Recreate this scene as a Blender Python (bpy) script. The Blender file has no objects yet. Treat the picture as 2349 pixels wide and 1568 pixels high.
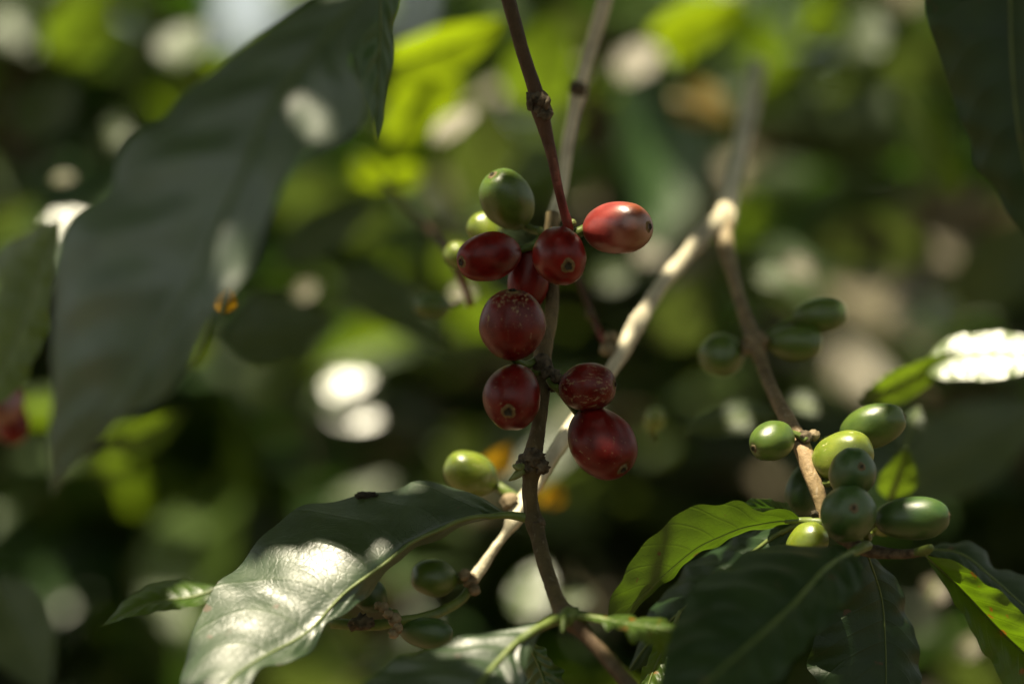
import bpy, math, random
import numpy as np
from mathutils import Vector, Matrix

R = math.radians
rng = np.random.default_rng(7)
random.seed(7)
sc = bpy.context.scene
COL = sc.collection

# ------------------------------------------------------------------ camera
CAMZ, DIST = 1.30, 0.54            # camera height, focus distance (m)
FW = 0.212                         # width of the field at the focus plane (m)
K = FW / 2348.0                    # metres per layout unit at the focus plane
cd = bpy.data.cameras.new("camera")
cam = bpy.data.objects.new("camera", cd)
COL.objects.link(cam)
cam.location = (0, -DIST, CAMZ)
cam.rotation_euler = (R(90), 0, 0)
cd.sensor_width = 36.0
cd.lens = 36.0 * DIST / FW
cd.clip_start, cd.clip_end = 0.02, 500
cd.dof.use_dof = True
cd.dof.focus_distance = DIST
cd.dof.aperture_fstop = cd.lens / 20.0
sc.camera = cam

# ------------------------------------------------------------------ light
SUN = Vector((-0.20, -0.22, 0.95)).normalized()
w = bpy.data.worlds.new("World"); sc.world = w; w.use_nodes = True
nt = w.node_tree; bgn = nt.nodes["Background"]
sky = nt.nodes.new("ShaderNodeTexSky"); sky.sky_type = 'NISHITA'; sky.sun_disc = False
sky.sun_elevation = math.asin(SUN.z); sky.sun_rotation = math.atan2(SUN.x, SUN.y)
sky.dust_density = 4.0; sky.air_density = 0.8; sky.ozone_density = 0.6
hs = nt.nodes.new("ShaderNodeHueSaturation"); hs.inputs["Saturation"].default_value = 0.25
nt.links.new(sky.outputs[0], hs.inputs["Color"]); tm = nt.nodes.new("ShaderNodeMix"); tm.data_type = 'RGBA'; tm.blend_type = 'MULTIPLY'; tm.inputs[0].default_value = 1.0; tm.inputs[7].default_value = (0.96, 1.0, 0.88, 1)
nt.links.new(hs.outputs[0], tm.inputs[6]); nt.links.new(tm.outputs[2], bgn.inputs[0])
bgn.inputs[1].default_value = 0.062
sd = bpy.data.lights.new("sun", 'SUN'); sd.energy = 5.0; sd.angle = R(0.5); sd.color = (1.0, 0.88, 0.66)
so = bpy.data.objects.new("sun", sd); COL.objects.link(so)
so.rotation_euler = SUN.to_track_quat('Z', 'Y').to_euler(); so.location = (-1, -0.5, 5)
sc.view_settings.view_transform = 'Standard'; sc.view_settings.look = 'None'
sc.view_settings.exposure = 1.9; sc.view_settings.gamma = 1.0
sc.render.engine = 'CYCLES'
sc.cycles.use_denoising = True
sc.cycles.max_bounces = 8
sc.cycles.sample_clamp_indirect = 6.0

# ------------------------------------------------------------------ helpers
def at(px, py, mm=0.0):
    d = mm * 0.001
    f = (DIST + d) / DIST
    return Vector(((px - 1174) * K * f, d, CAMZ - (py - 784) * K * f))

def smooth(me, on=True):
    me.polygons.foreach_set("use_smooth", [on] * len(me.polygons)); me.update()

def link(name, verts, faces, mat, parent=None, uv=None, mats=None):
    me = bpy.data.meshes.new(name)
    me.from_pydata([tuple(v) for v in verts], [], faces)
    if uv is not None:
        l = me.uv_layers.new(name="UVMap")
        vi = np.empty(len(me.loops), dtype=np.int32); me.loops.foreach_get("vertex_index", vi)
        l.data.foreach_set("uv", np.asarray(uv, dtype=np.float32)[vi].ravel())
    me.materials.append(mat)
    smooth(me)
    o = bpy.data.objects.new(name, me); COL.objects.link(o)
    if parent is not None:
        o.parent = parent
        o.matrix_parent_inverse = parent.matrix_world.inverted() if parent.matrix_world != Matrix() else Matrix()
    return o

def empty(name, loc, label, cat, group=None):
    o = bpy.data.objects.new(name, None); COL.objects.link(o)
    o.empty_display_size = 0.005
    o.matrix_world = Matrix.Translation(Vector(loc))
    tag(o, label, cat, group)
    return o

def tag(o, label=None, cat=None, group=None, kind=None):
    if label: o["label"] = label
    if cat: o["category"] = cat
    if group: o["group"] = group
    if kind: o["kind"] = kind
    return o

def child(name, vf, mat, parent):
    """mesh given in world coordinates, stored relative to its parent Empty"""
    v, f = vf[0], vf[1]; uv = vf[2] if len(vf) > 2 else None
    base = parent.matrix_world.translation if parent else Vector((0, 0, 0))
    p = parent
    while p is not None and p.parent is not None:
        p = p.parent
        base = base + Vector((0, 0, 0))
    wl = world_loc(parent) if parent else Vector((0, 0, 0))
    o = link(name, [Vector(x) - wl for x in v], f, mat, None, uv)
    if parent: o.parent = parent
    return o

def world_loc(o):
    l = Vector((0, 0, 0))
    while o is not None:
        l = l + o.location; o = o.parent
    return l

def catmull(P, n):
    P = np.asarray(P, float)
    seg = np.linalg.norm(np.diff(P[:, :3], axis=0), axis=1); seg = np.maximum(seg, 1e-9)
    t = np.concatenate([[0], np.cumsum(np.sqrt(seg))]); s = np.linspace(0, t[-1], n * 8)
    Q = np.vstack([2 * P[0] - P[1], P, 2 * P[-1] - P[-2]])
    T = np.concatenate([[t[0] - (t[1] - t[0])], t, [t[-1] + (t[-1] - t[-2])]])
    out = np.empty((len(s), P.shape[1]))
    for k, x in enumerate(s):
        i = min(max(np.searchsorted(t, x, side='right') - 1, 0), len(P) - 2)
        t0, t1, t2, t3 = T[i:i + 4]; p0, p1, p2, p3 = Q[i:i + 4]
        A1 = (t1 - x) / (t1 - t0) * p0 + (x - t0) / (t1 - t0) * p1
        A2 = (t2 - x) / (t2 - t1) * p1 + (x - t1) / (t2 - t1) * p2
        A3 = (t3 - x) / (t3 - t2) * p2 + (x - t2) / (t3 - t2) * p3
        B1 = (t2 - x) / (t2 - t0) * A1 + (x - t0) / (t2 - t0) * A2
        B2 = (t3 - x) / (t3 - t1) * A2 + (x - t1) / (t3 - t1) * A3
        out[k] = (t2 - x) / (t2 - t1) * B1 + (x - t1) / (t2 - t1) * B2
    L = np.concatenate([[0], np.cumsum(np.linalg.norm(np.diff(out[:, :3], axis=0), axis=1))])
    q = np.linspace(0, L[-1], n)
    return np.stack([np.interp(q, L, out[:, j]) for j in range(P.shape[1])], axis=1)

def tube(P, n=40, seg=14, rough=0.05, seed=0, caps=True):
    """P: rows x,y,z,radius in metres"""
    C = catmull(P, n); c = C[:, :3]; r = C[:, 3]
    g = np.random.default_rng(seed)
    ph = g.uniform(0, 6.28, (4,)); 
    T = np.gradient(c, axis=0); T /= np.linalg.norm(T, axis=1)[:, None] + 1e-12
    u = np.cross(T[0], [0.3, 1, 0.2]); u /= np.linalg.norm(u)
    V, UV, F = [], [], []
    for i in range(n):
        u = u - T[i] * np.dot(u, T[i]); u /= np.linalg.norm(u) + 1e-12
        v = np.cross(T[i], u)
        for k in range(seg):
            a = 2 * math.pi * k / seg
            rr = r[i] * (1 + rough * (math.sin(2 * a + ph[0] + i * 0.21) * 0.6 + math.sin(3 * a + ph[1] - i * 0.37) * 0.5) + rough * g.normal() * 0.35)
            V.append(c[i] + rr * (math.cos(a) * u + math.sin(a) * v)); UV.append((i / (n - 1), k / seg))
    for i in range(n - 1):
        for k in range(seg):
            k2 = (k + 1) % seg
            F.append((i * seg + k, i * seg + k2, (i + 1) * seg + k2, (i + 1) * seg + k))
    if caps:
        V.append(c[0] - T[0] * r[0] * 0.5); UV.append((0, 0)); a = len(V) - 1
        V.append(c[-1] + T[-1] * r[-1] * 0.5); UV.append((1, 0)); b = len(V) - 1
        for k in range(seg):
            k2 = (k + 1) % seg
            F.append((a, k2, k)); F.append((b, (n - 1) * seg + k, (n - 1) * seg + k2))
    return V, F, UV

def ptube(pts, n=40, seg=14, rough=0.05, seed=0):
    """pts: px, py, depth mm, half-width px"""
    return tube([list(at(p[0], p[1], p[2])) + [p[3] * K * (DIST + p[2] * .001) / DIST] for p in pts], n, seg, rough, seed)

def lump(c, rad, n=14, seed=0, amp=0.18, axis=None, stretch=1.0):
    """small knobbly closed solid"""
    g = np.random.default_rng(seed); V, F, UV = [], [], []
    ax = Vector(axis).normalized() if axis is not None else Vector((0, 0, 1))
    q = ax.to_track_quat('Z', 'Y')
    m = n * 2; ph = g.uniform(0, 6.28, 6)
    for i in range(n + 1):
        th = math.pi * i / n
        for k in range(m):
            a = 2 * math.pi * k / m
            d = 1 + amp * (math.sin(3 * a + ph[0] + 4 * th) * .5 + math.sin(5 * a + ph[1] - 6 * th) * .4 + math.sin(7 * th + ph[2] + 2 * a) * .5) * math.sin(th) + amp * .2 * g.normal() * math.sin(th)
            p = Vector((math.sin(th) * math.cos(a), math.sin(th) * math.sin(a), math.cos(th) * stretch)) * (rad * d)
            V.append(Vector(c) + q @ p); UV.append((i / n, k / m))
    for i in range(n):
        for k in range(m):
            k2 = (k + 1) % m
            F.append((i * m + k, (i + 1) * m + k, (i + 1) * m + k2, i * m + k2))
    return V, F, UV

def join(*parts):
    V, F, UV = [], [], []
    for p in parts:
        b = len(V); V += list(p[0]); F += [tuple(i + b for i in f) for f in p[1]]; UV += list(p[2])
    return V, F, UV

# ------------------------------------------------------------------ materials
def newmat(name):
    m = bpy.data.materials.new(name); m.use_nodes = True
    n = m.node_tree.nodes; l = m.node_tree.links
    return m, n, l, n["Principled BSDF"], n["Material Output"]

def N(n, t, **kw):
    x = n.new(t)
    for k, v in kw.items():
        if k in x.inputs: x.inputs[k].default_value = v
        else: setattr(x, k, v)
    return x

def ramp(n, stops):
    r = n.new("ShaderNodeValToRGB"); e = r.color_ramp.elements
    while len(e) < len(stops): e.new(0.5)
    for i, (p, c) in enumerate(stops):
        e[i].position = p; e[i].color = (c[0], c[1], c[2], 1) if not isinstance(c, (int, float)) else (c, c, c, 1)
    return r

def mixc(n, l, fac, a, b, mode='MIX'):
    m = n.new("ShaderNodeMix"); m.data_type = 'RGBA'; m.blend_type = mode
    for idx, v in ((0, fac), (6, a), (7, b)):
        if isinstance(v, (int, float)): m.inputs[idx].default_value = v
        elif isinstance(v, tuple): m.inputs[idx].default_value = (*v, 1)
        else: l.new(v, m.inputs[idx])
    return m.outputs[2]

def math_(n, l, op, a, b=None, c=None):
    m = n.new("ShaderNodeMath"); m.operation = op
    for i, v in enumerate((a, b, c)):
        if v is None: continue
        if isinstance(v, (int, float)): m.inputs[i].default_value = v
        else: l.new(v, m.inputs[i])
    return m.outputs[0]

def leaf_mat(name, dark, light, trans, tfac=0.3, rough=0.38, spec=0.5, spots=0.0, vein=(0.10, 0.16, 0.03), nveins=9, spotcol=(0.16, 0.07, 0.01), vfac=1.0, uneven=0.0):
    m, n, l, p, out = newmat(name)
    tc = N(n, "ShaderNodeTexCoord"); uv = N(n, "ShaderNodeSeparateXYZ"); l.new(tc.outputs["UV"], uv.inputs[0])
    u, v = uv.outputs[0], uv.outputs[1]
    av = math_(n, l, 'ABSOLUTE', math_(n, l, 'SUBTRACT', v, 0.5)); av = math_(n, l, 'MULTIPLY', av, 2.0)
    # side veins curve forward towards the margin
    ph = math_(n, l, 'SUBTRACT', math_(n, l, 'MULTIPLY', u, float(nveins)), math_(n, l, 'MULTIPLY', math_(n, l, 'POWER', av, 1.4), 1.5))
    fr = math_(n, l, 'ABSOLUTE', math_(n, l, 'SUBTRACT', math_(n, l, 'FRACT', ph), 0.5))
    vm = ramp(n, [(0.0, 1.0), (0.07, 0.0)]); l.new(fr, vm.inputs[0])
    vo = N(n, "ShaderNodeTexVoronoi", feature='DISTANCE_TO_EDGE', Scale=600.0); l.new(tc.outputs["Object"], vo.inputs["Vector"])
    net = ramp(n, [(0.0, 1.0), (0.09, 0.0)]); l.new(vo.outputs[0], net.inputs[0])
    nz = N(n, "ShaderNodeTexNoise", Scale=120.0, Detail=4.0); l.new(tc.outputs["Object"], nz.inputs["Vector"])
    nr = ramp(n, [(0.35, 0.0), (0.68, 1.0)]); l.new(nz.outputs[0], nr.inputs[0])
    c = mixc(n, l, nr.outputs[0], dark, light)
    c = mixc(n, l, math_(n, l, 'MULTIPLY', net.outputs[0], 0.14 * vfac), c, vein)
    c = mixc(n, l, math_(n, l, 'MULTIPLY', vm.outputs[0], 0.40 * vfac), c, vein)
    tcol = mixc(n, l, nr.outputs[0], tuple(x * 0.8 for x in trans), trans)
    tcol = mixc(n, l, math_(n, l, 'MULTIPLY', vm.outputs[0], 0.35), tcol, tuple(x * 0.45 for x in trans))
    tcol = mixc(n, l, math_(n, l, 'MULTIPLY', net.outputs[0], 0.22), tcol, tuple(x * 0.45 for x in trans))
    if spots > 0:
        sn = N(n, "ShaderNodeTexNoise", Scale=260.0, Detail=3.0); l.new(tc.outputs["Object"], sn.inputs["Vector"])
        sr = ramp(n, [(0.70 - spots * 0.1, 0.0), (0.74 - spots * 0.1, 1.0)]); l.new(sn.outputs[0], sr.inputs[0])
        c = mixc(n, l, sr.outputs[0], c, spotcol); tcol = mixc(n, l, sr.outputs[0], tcol, tuple(x * 1.2 for x in spotcol))
    l.new(c, p.inputs["Base Color"])
    rr = N(n, "ShaderNodeMapRange"); l.new(nz.outputs[0], rr.inputs[0]); rr.inputs[3].default_value = rough - 0.08; rr.inputs[4].default_value = rough + 0.14
    l.new(rr.outputs[0], p.inputs["Roughness"]); p.inputs["Specular IOR Level"].default_value = spec
    b = N(n, "ShaderNodeBump", Strength=0.22, Distance=0.0005)
    h = math_(n, l, 'ADD', math_(n, l, 'MULTIPLY', vm.outputs[0], -0.8), math_(n, l, 'ADD', math_(n, l, 'MULTIPLY', net.outputs[0], -0.25), math_(n, l, 'MULTIPLY', nz.outputs[0], 0.9)))
    l.new(h, b.inputs["Height"])
    if uneven > 0:      # old leaves: dust film, pocked waxy surface
        n2_ = N(n, "ShaderNodeTexNoise", Scale=45.0, Detail=5.0, Roughness=0.7, Distortion=0.6); l.new(tc.outputs["Object"], n2_.inputs["Vector"])
        b0 = N(n, "ShaderNodeBump", Strength=0.15 * uneven, Distance=0.004); l.new(n2_.outputs[0], b0.inputs["Height"]); l.new(b0.outputs[0], b.inputs["Normal"])
        d_ = ramp(n, [(0.40, 0.0), (0.62, 0.20)]); l.new(n2_.outputs[0], d_.inputs[0])
        l.new(math_(n, l, 'ADD', rr.outputs[0], d_.outputs[0]), p.inputs["Roughness"])
    l.new(b.outputs[0], p.inputs["Normal"])
    t = N(n, "ShaderNodeBsdfTranslucent"); l.new(tcol, t.inputs[0]); l.new(b.outputs[0], t.inputs[1])
    mx = N(n, "ShaderNodeMixShader"); mx.inputs[0].default_value = tfac
    l.new(p.outputs[0], mx.inputs[1]); l.new(t.outputs[0], mx.inputs[2]); l.new(mx.outputs[0], out.inputs[0])
    return m

def cherry_mat(name, deep, bright, patch=None, streak=0.0, speck=0.3, rough=0.3, sss=0.15, scol=(0.17, 0.125, 0.065), tip=0.0, spec=0.22):
    m, n, l, p, out = newmat(name)
    tc = N(n, "ShaderNodeTexCoord"); oi = N(n, "ShaderNodeObjectInfo")
    off = N(n, "ShaderNodeVectorMath", operation='ADD'); l.new(tc.outputs["Generated"], off.inputs[0])
    rm = math_(n, l, 'MULTIPLY', oi.outputs["Random"], 37.0); l.new(rm, off.inputs[1])
    nz = N(n, "ShaderNodeTexNoise", Scale=3.0, Detail=5.0, Roughness=0.6); l.new(off.outputs[0], nz.inputs["Vector"])
    r1 = ramp(n, [(0.32, 0.0), (0.72, 1.0)]); l.new(nz.outputs[0], r1.inputs[0])
    c = mixc(n, l, r1.outputs[0], deep, bright)
    if patch:
        sx = N(n, "ShaderNodeSeparateXYZ"); l.new(tc.outputs["Generated"], sx.inputs[0])
        pr = ramp(n, [(0.55, 0.0), (1.0, 1.0)]); l.new(math_(n, l, 'ADD', sx.outputs[2], math_(n, l, 'MULTIPLY', math_(n, l, 'SUBTRACT', nz.outputs[0], 0.5), 0.8)), pr.inputs[0])
        c = mixc(n, l, math_(n, l, 'MULTIPLY', pr.outputs[0], 0.7), c, patch)
    # fine pale lenticels
    sp = N(n, "ShaderNodeTexNoise", Scale=42.0, Detail=2.0); l.new(off.outputs[0], sp.inputs["Vector"])
    s2 = ramp(n, [(0.64, 0.0), (0.73, 1.0)]); l.new(sp.outputs[0], s2.inputs[0])
    c = mixc(n, l, math_(n, l, 'MULTIPLY', s2.outputs[0], speck), c, tuple(x * 1.5 + 0.03 for x in bright))
    hgt = math_(n, l, 'MULTIPLY', sp.outputs[0], 0.15)
    if streak > 0:
        mp = N(n, "ShaderNodeMapping"); mp.inputs["Scale"].default_value = (17, 17, 2.6); l.new(off.outputs[0], mp.inputs[0])
        wn = N(n, "ShaderNodeTexNoise", Scale=7.0, Detail=2.0); l.new(off.outputs[0], wn.inputs["Vector"])
        wv = N(n, "ShaderNodeVectorMath", operation='SCALE'); l.new(wn.outputs[1], wv.inputs[0]); wv.inputs["Scale"].default_value = 1.6
        ad = N(n, "ShaderNodeVectorMath", operation='ADD'); l.new(mp.outputs[0], ad.inputs[0]); l.new(wv.outputs[0], ad.inputs[1])
        st = N(n, "ShaderNodeTexNoise", Scale=1.0, Detail=3.5, Roughness=0.65); l.new(ad.outputs[0], st.inputs["Vector"])
        th = 0.70 - 0.10 * streak
        if tip > 0:
            sx2 = N(n, "ShaderNodeSeparateXYZ"); l.new(tc.outputs["Generated"], sx2.inputs[0])
            tr = ramp(n, [(0.72, 0.0), (1.0, tip)]); l.new(sx2.outputs[2], tr.inputs[0])
            sv = math_(n, l, 'ADD', st.outputs[0], tr.outputs[0])
        else: sv = st.outputs[0]
        s3 = ramp(n, [(th, 0.0), (th + 0.035, 1.0)]); l.new(sv, s3.inputs[0])
        c = mixc(n, l, math_(n, l, 'MULTIPLY', s3.outputs[0], 0.85), c, scol)
        rr = N(n, "ShaderNodeMapRange"); l.new(s3.outputs[0], rr.inputs[0]); rr.inputs[3].default_value = rough; rr.inputs[4].default_value = 0.7
        l.new(rr.outputs[0], p.inputs["Roughness"])
        hgt = math_(n, l, 'ADD', hgt, math_(n, l, 'MULTIPLY', s3.outputs[0], 0.25))
    else:
        rr = N(n, "ShaderNodeMapRange"); l.new(nz.outputs[0], rr.inputs[0]); rr.inputs[3].default_value = rough - 0.05; rr.inputs[4].default_value = rough + 0.1
        l.new(rr.outputs[0], p.inputs["Roughness"])
    l.new(c, p.inputs["Base Color"])
    b = N(n, "ShaderNodeBump", Strength=0.35, Distance=0.0008); l.new(hgt, b.inputs["Height"]); l.new(b.outputs[0], p.inputs["Normal"])
    p.inputs["Specular IOR Level"].default_value = spec; p.inputs["Subsurface Weight"].default_value = sss; p.inputs["Subsurface Radius"].default_value = (1.0, 0.5, 0.2); p.inputs["Subsurface Scale"].default_value = 0.002
    return m

def bark_mat(name, stops, noise=160.0, rough=0.75, streak=0.5, fleck=(0.3, 0.26, 0.2), bump=0.6):
    """stops: colours along the length of the stem (UV u)"""
    m, n, l, p, out = newmat(name)
    tc = N(n, "ShaderNodeTexCoord"); uv = N(n, "ShaderNodeSeparateXYZ"); l.new(tc.outputs["UV"], uv.inputs[0])
    base = ramp(n, stops); l.new(uv.outputs[0], base.inputs[0])
    nz = N(n, "ShaderNodeTexNoise", Scale=noise, Detail=6.0, Roughness=0.65); l.new(tc.outputs["Object"], nz.inputs["Vector"])
    r1 = ramp(n, [(0.3, 0.55), (0.7, 1.35)]); l.new(nz.outputs[0], r1.inputs[0])
    c = mixc(n, l, 1.0, base.outputs[0], r1.outputs[0], 'MULTIPLY')
    mp = N(n, "ShaderNodeMapping"); mp.inputs["Scale"].default_value = (1.0, 1.0, 0.18); l.new(tc.outputs["Object"], mp.inputs[0])
    ln = N(n, "ShaderNodeTexNoise", Scale=noise * 5, Detail=3.0); l.new(mp.outputs[0], ln.inputs["Vector"])
    r2 = ramp(n, [(0.6, 0.0), (0.68, 1.0)]); l.new(ln.outputs[0], r2.inputs[0])
    c = mixc(n, l, math_(n, l, 'MULTIPLY', r2.outputs[0], streak), c, fleck)
    l.new(c, p.inputs["Base Color"]); p.inputs["Roughness"].default_value = rough; p.inputs["Specular IOR Level"].default_value = 0.2
    b = N(n, "ShaderNodeBump", Strength=bump, Distance=0.0012); l.new(math_(n, l, 'ADD', nz.outputs[0], math_(n, l, 'MULTIPLY', ln.outputs[0], 0.5)), b.inputs["Height"]); l.new(b.outputs[0], p.inputs["Normal"])
    return m

def plain(name, a, b, scale=300.0, rough=0.6):
    m, n, l, p, out = newmat(name)
    tc = N(n, "ShaderNodeTexCoord"); nz = N(n, "ShaderNodeTexNoise", Scale=scale, Detail=5.0); l.new(tc.outputs["Object"], nz.inputs["Vector"])
    r = ramp(n, [(0.35, a), (0.66, b)]); l.new(nz.outputs[0], r.inputs[0]); l.new(r.outputs[0], p.inputs["Base Color"])
    p.inputs["Roughness"].default_value = rough; p.inputs["Specular IOR Level"].default_value = 0.25
    bp = N(n, "ShaderNodeBump", Strength=0.5, Distance=0.001); l.new(nz.outputs[0], bp.inputs["Height"]); l.new(bp.outputs[0], p.inputs["Normal"])
    return m

M = {}
M["leaf"] = leaf_mat("leaf_dark_green", (0.014, 0.036, 0.009), (0.026, 0.055, 0.014), (0.065, 0.15, 0.010), 0.28, 0.36, 0.45)
M["leaf_shaded"] = leaf_mat("leaf_shaded_green", (0.007, 0.020, 0.006), (0.013, 0.029, 0.008), (0.04, 0.08, 0.006), 0.22, 0.44, 0.24, vein=(0.02, 0.036, 0.01), vfac=0.7, spots=0.3, spotcol=(0.045, 0.03, 0.012))  # darker copy of the leaf green, shade put into its base colour
M["leaf_matt"] = leaf_mat("leaf_grey_green", (0.012, 0.028, 0.009), (0.022, 0.042, 0.014), (0.07, 0.13, 0.012), 0.22, 0.36, 0.7, vein=(0.06, 0.09, 0.025), vfac=0.35, uneven=1.0, spots=0.15, spotcol=(0.05, 0.036, 0.015))
M["leaf_wax"] = leaf_mat("leaf_waxy", (0.05, 0.08, 0.02), (0.07, 0.10, 0.03), (0.12, 0.20, 0.01), 0.15, 0.34, 1.0)  # paler and glossier than the other leaves to push the sun glare
M["leaf_dull"] = leaf_mat("leaf_dull_grey_green", (0.016, 0.034, 0.014), (0.026, 0.047, 0.019), (0.075, 0.15, 0.03), 0.32, 0.44, 1.0, vein=(0.06, 0.085, 0.03), vfac=0.5, uneven=1.0)
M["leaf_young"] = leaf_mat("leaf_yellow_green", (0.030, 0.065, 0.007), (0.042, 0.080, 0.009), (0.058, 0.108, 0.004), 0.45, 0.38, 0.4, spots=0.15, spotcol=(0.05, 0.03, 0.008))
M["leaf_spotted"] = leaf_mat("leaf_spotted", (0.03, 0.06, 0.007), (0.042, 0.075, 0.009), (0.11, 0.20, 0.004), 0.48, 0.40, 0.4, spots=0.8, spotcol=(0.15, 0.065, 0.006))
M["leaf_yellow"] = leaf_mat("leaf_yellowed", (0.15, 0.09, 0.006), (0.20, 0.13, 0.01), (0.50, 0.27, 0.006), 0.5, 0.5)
M["leaf_back"] = leaf_mat("leaf_background", (0.026, 0.046, 0.016), (0.046, 0.068, 0.025), (0.10, 0.145, 0.020), 0.34, 0.45, 0.45)  # greyed and desaturated, background haze put into the leaf colour
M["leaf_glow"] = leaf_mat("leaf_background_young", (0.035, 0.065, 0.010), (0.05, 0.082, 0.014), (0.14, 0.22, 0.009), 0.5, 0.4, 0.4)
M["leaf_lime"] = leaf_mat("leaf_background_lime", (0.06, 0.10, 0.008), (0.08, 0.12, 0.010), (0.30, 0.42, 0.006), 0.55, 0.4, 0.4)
M["leaf_gloss"] = leaf_mat("leaf_glossy_green", (0.03, 0.05, 0.016), (0.05, 0.075, 0.025), (0.12, 0.19, 0.015), 0.2, 0.28, 0.9)
M["dry"] = leaf_mat("leaf_dry", (0.08, 0.066, 0.042), (0.13, 0.108, 0.07), (0.10, 0.085, 0.04), 0.25, 0.46)
M["midrib"] = plain("leaf_midrib", (0.06, 0.085, 0.018), (0.09, 0.115, 0.03), 300, 0.45)
M["petiole"] = plain("leaf_stalk_green", (0.045, 0.07, 0.012), (0.085, 0.11, 0.022), 300, 0.45)
RD, RB = (0.065, 0.003, 0.002), (0.15, 0.0075, 0.0045)
M["red"] = cherry_mat("cherry_red_smooth", RD, RB, None, 0, 0.08, 0.30)
M["red_fine"] = cherry_mat("cherry_red_fine_scratches", tuple(x * 0.72 for x in RD), tuple(x * 0.68 for x in RB), None, 0.6, 0.3, 0.33)
M["red_scar"] = cherry_mat("cherry_red_corky_top", (0.042, 0.0024, 0.0014), (0.10, 0.006, 0.0032), None, 0.8, 0.2, 0.34, tip=0.09)
M["red_lines"] = cherry_mat("cherry_red_long_scratches", (0.044, 0.0024, 0.0014), (0.10, 0.006, 0.0032), None, 1.3, 0.3, 0.32)
M["red_sunlit"] = cherry_mat("cherry_red_sunlit", (0.12, 0.009, 0.006), (0.24, 0.028, 0.018), (0.10, 0.045, 0.008), 0, 0.2, 0.32, spec=1.0)  # paler, pinker copy of the red: sunlit sheen put into the colour
M["green"] = cherry_mat("cherry_green", (0.036, 0.066, 0.006), (0.060, 0.096, 0.009), None, 0, 0.35, 0.36, 0.2, spec=0.5)
M["green_dark"] = cherry_mat("cherry_dark_green", (0.018, 0.046, 0.007), (0.034, 0.064, 0.010), None, 0, 0.35, 0.38, 0.15, spec=0.42)
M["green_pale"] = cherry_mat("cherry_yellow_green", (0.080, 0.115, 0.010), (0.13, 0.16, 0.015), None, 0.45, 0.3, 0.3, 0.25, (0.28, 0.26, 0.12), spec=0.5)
M["scar"] = plain("calyx_scar_tan", (0.07, 0.045, 0.014), (0.14, 0.09, 0.035), 900, 0.75)
M["scar_green"] = plain("calyx_scar_brown", (0.06, 0.05, 0.02), (0.12, 0.085, 0.045), 900, 0.75)
M["pit"] = plain("calyx_pit_dark", (0.012, 0.010, 0.006), (0.035, 0.028, 0.014), 900, 0.85)
M["bark_top"] = bark_mat("bark_reddish_twig", [(0.0, (0.045, 0.030, 0.010)), (0.55, (0.045, 0.022, 0.008)), (0.72, (0.055, 0.018, 0.008)), (0.9, (0.10, 0.012, 0.008)), (1.0, (0.12, 0.016, 0.010))], 200, 0.6, 0.22, (0.08, 0.06, 0.03))
M["bark"] = bark_mat("bark_brown_stem", [(0.0, (0.10, 0.078, 0.038)), (0.35, (0.085, 0.062, 0.027)), (0.55, (0.045, 0.034, 0.012)), (0.75, (0.055, 0.042, 0.016)), (0.85, (0.06, 0.036, 0.018)), (1.0, (0.05, 0.040, 0.020))], 220, 0.75, 0.35, (0.14, 0.12, 0.08))
M["bark_pale"] = bark_mat("bark_pale_branch", [(0.0, (0.30, 0.275, 0.19)), (0.6, (0.44, 0.40, 0.29)), (1.0, (0.42, 0.38, 0.26))], 150, 0.55, 0.25, (0.36, 0.32, 0.24))
M["bark_fruit"] = bark_mat("bark_tan_fruiting_branch", [(0.0, (0.20, 0.16, 0.09)), (0.6, (0.10, 0.07, 0.032)), (0.85, (0.20, 0.14, 0.075)), (1.0, (0.19, 0.14, 0.065))], 180, 0.6, 0.4, (0.28, 0.25, 0.19))
M["bark_dark"] = bark_mat("bark_dark_trunk", [(0.0, (0.05, 0.036, 0.02)), (1.0, (0.07, 0.05, 0.03))], 60, 0.85, 0.3, (0.11, 0.09, 0.06))
M["node"] = plain("node_crust", (0.025, 0.019, 0.010), (0.085, 0.066, 0.04), 700, 0.85)
M["node_pale"] = plain("node_pale", (0.09, 0.068, 0.035), (0.20, 0.155, 0.09), 500, 0.7)
M["bud"] = plain("bud_green", (0.06, 0.08, 0.018), (0.12, 0.13, 0.04), 500, 0.5)
M["soil"] = plain("soil", (0.045, 0.03, 0.018), (0.11, 0.075, 0.045), 14, 0.95)

LIT = []      # points the sun reaches through gaps in the canopy: (point, radius m)
def lit(px, py, mm, r): LIT.append((at(px, py, mm), r * 0.001))

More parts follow.
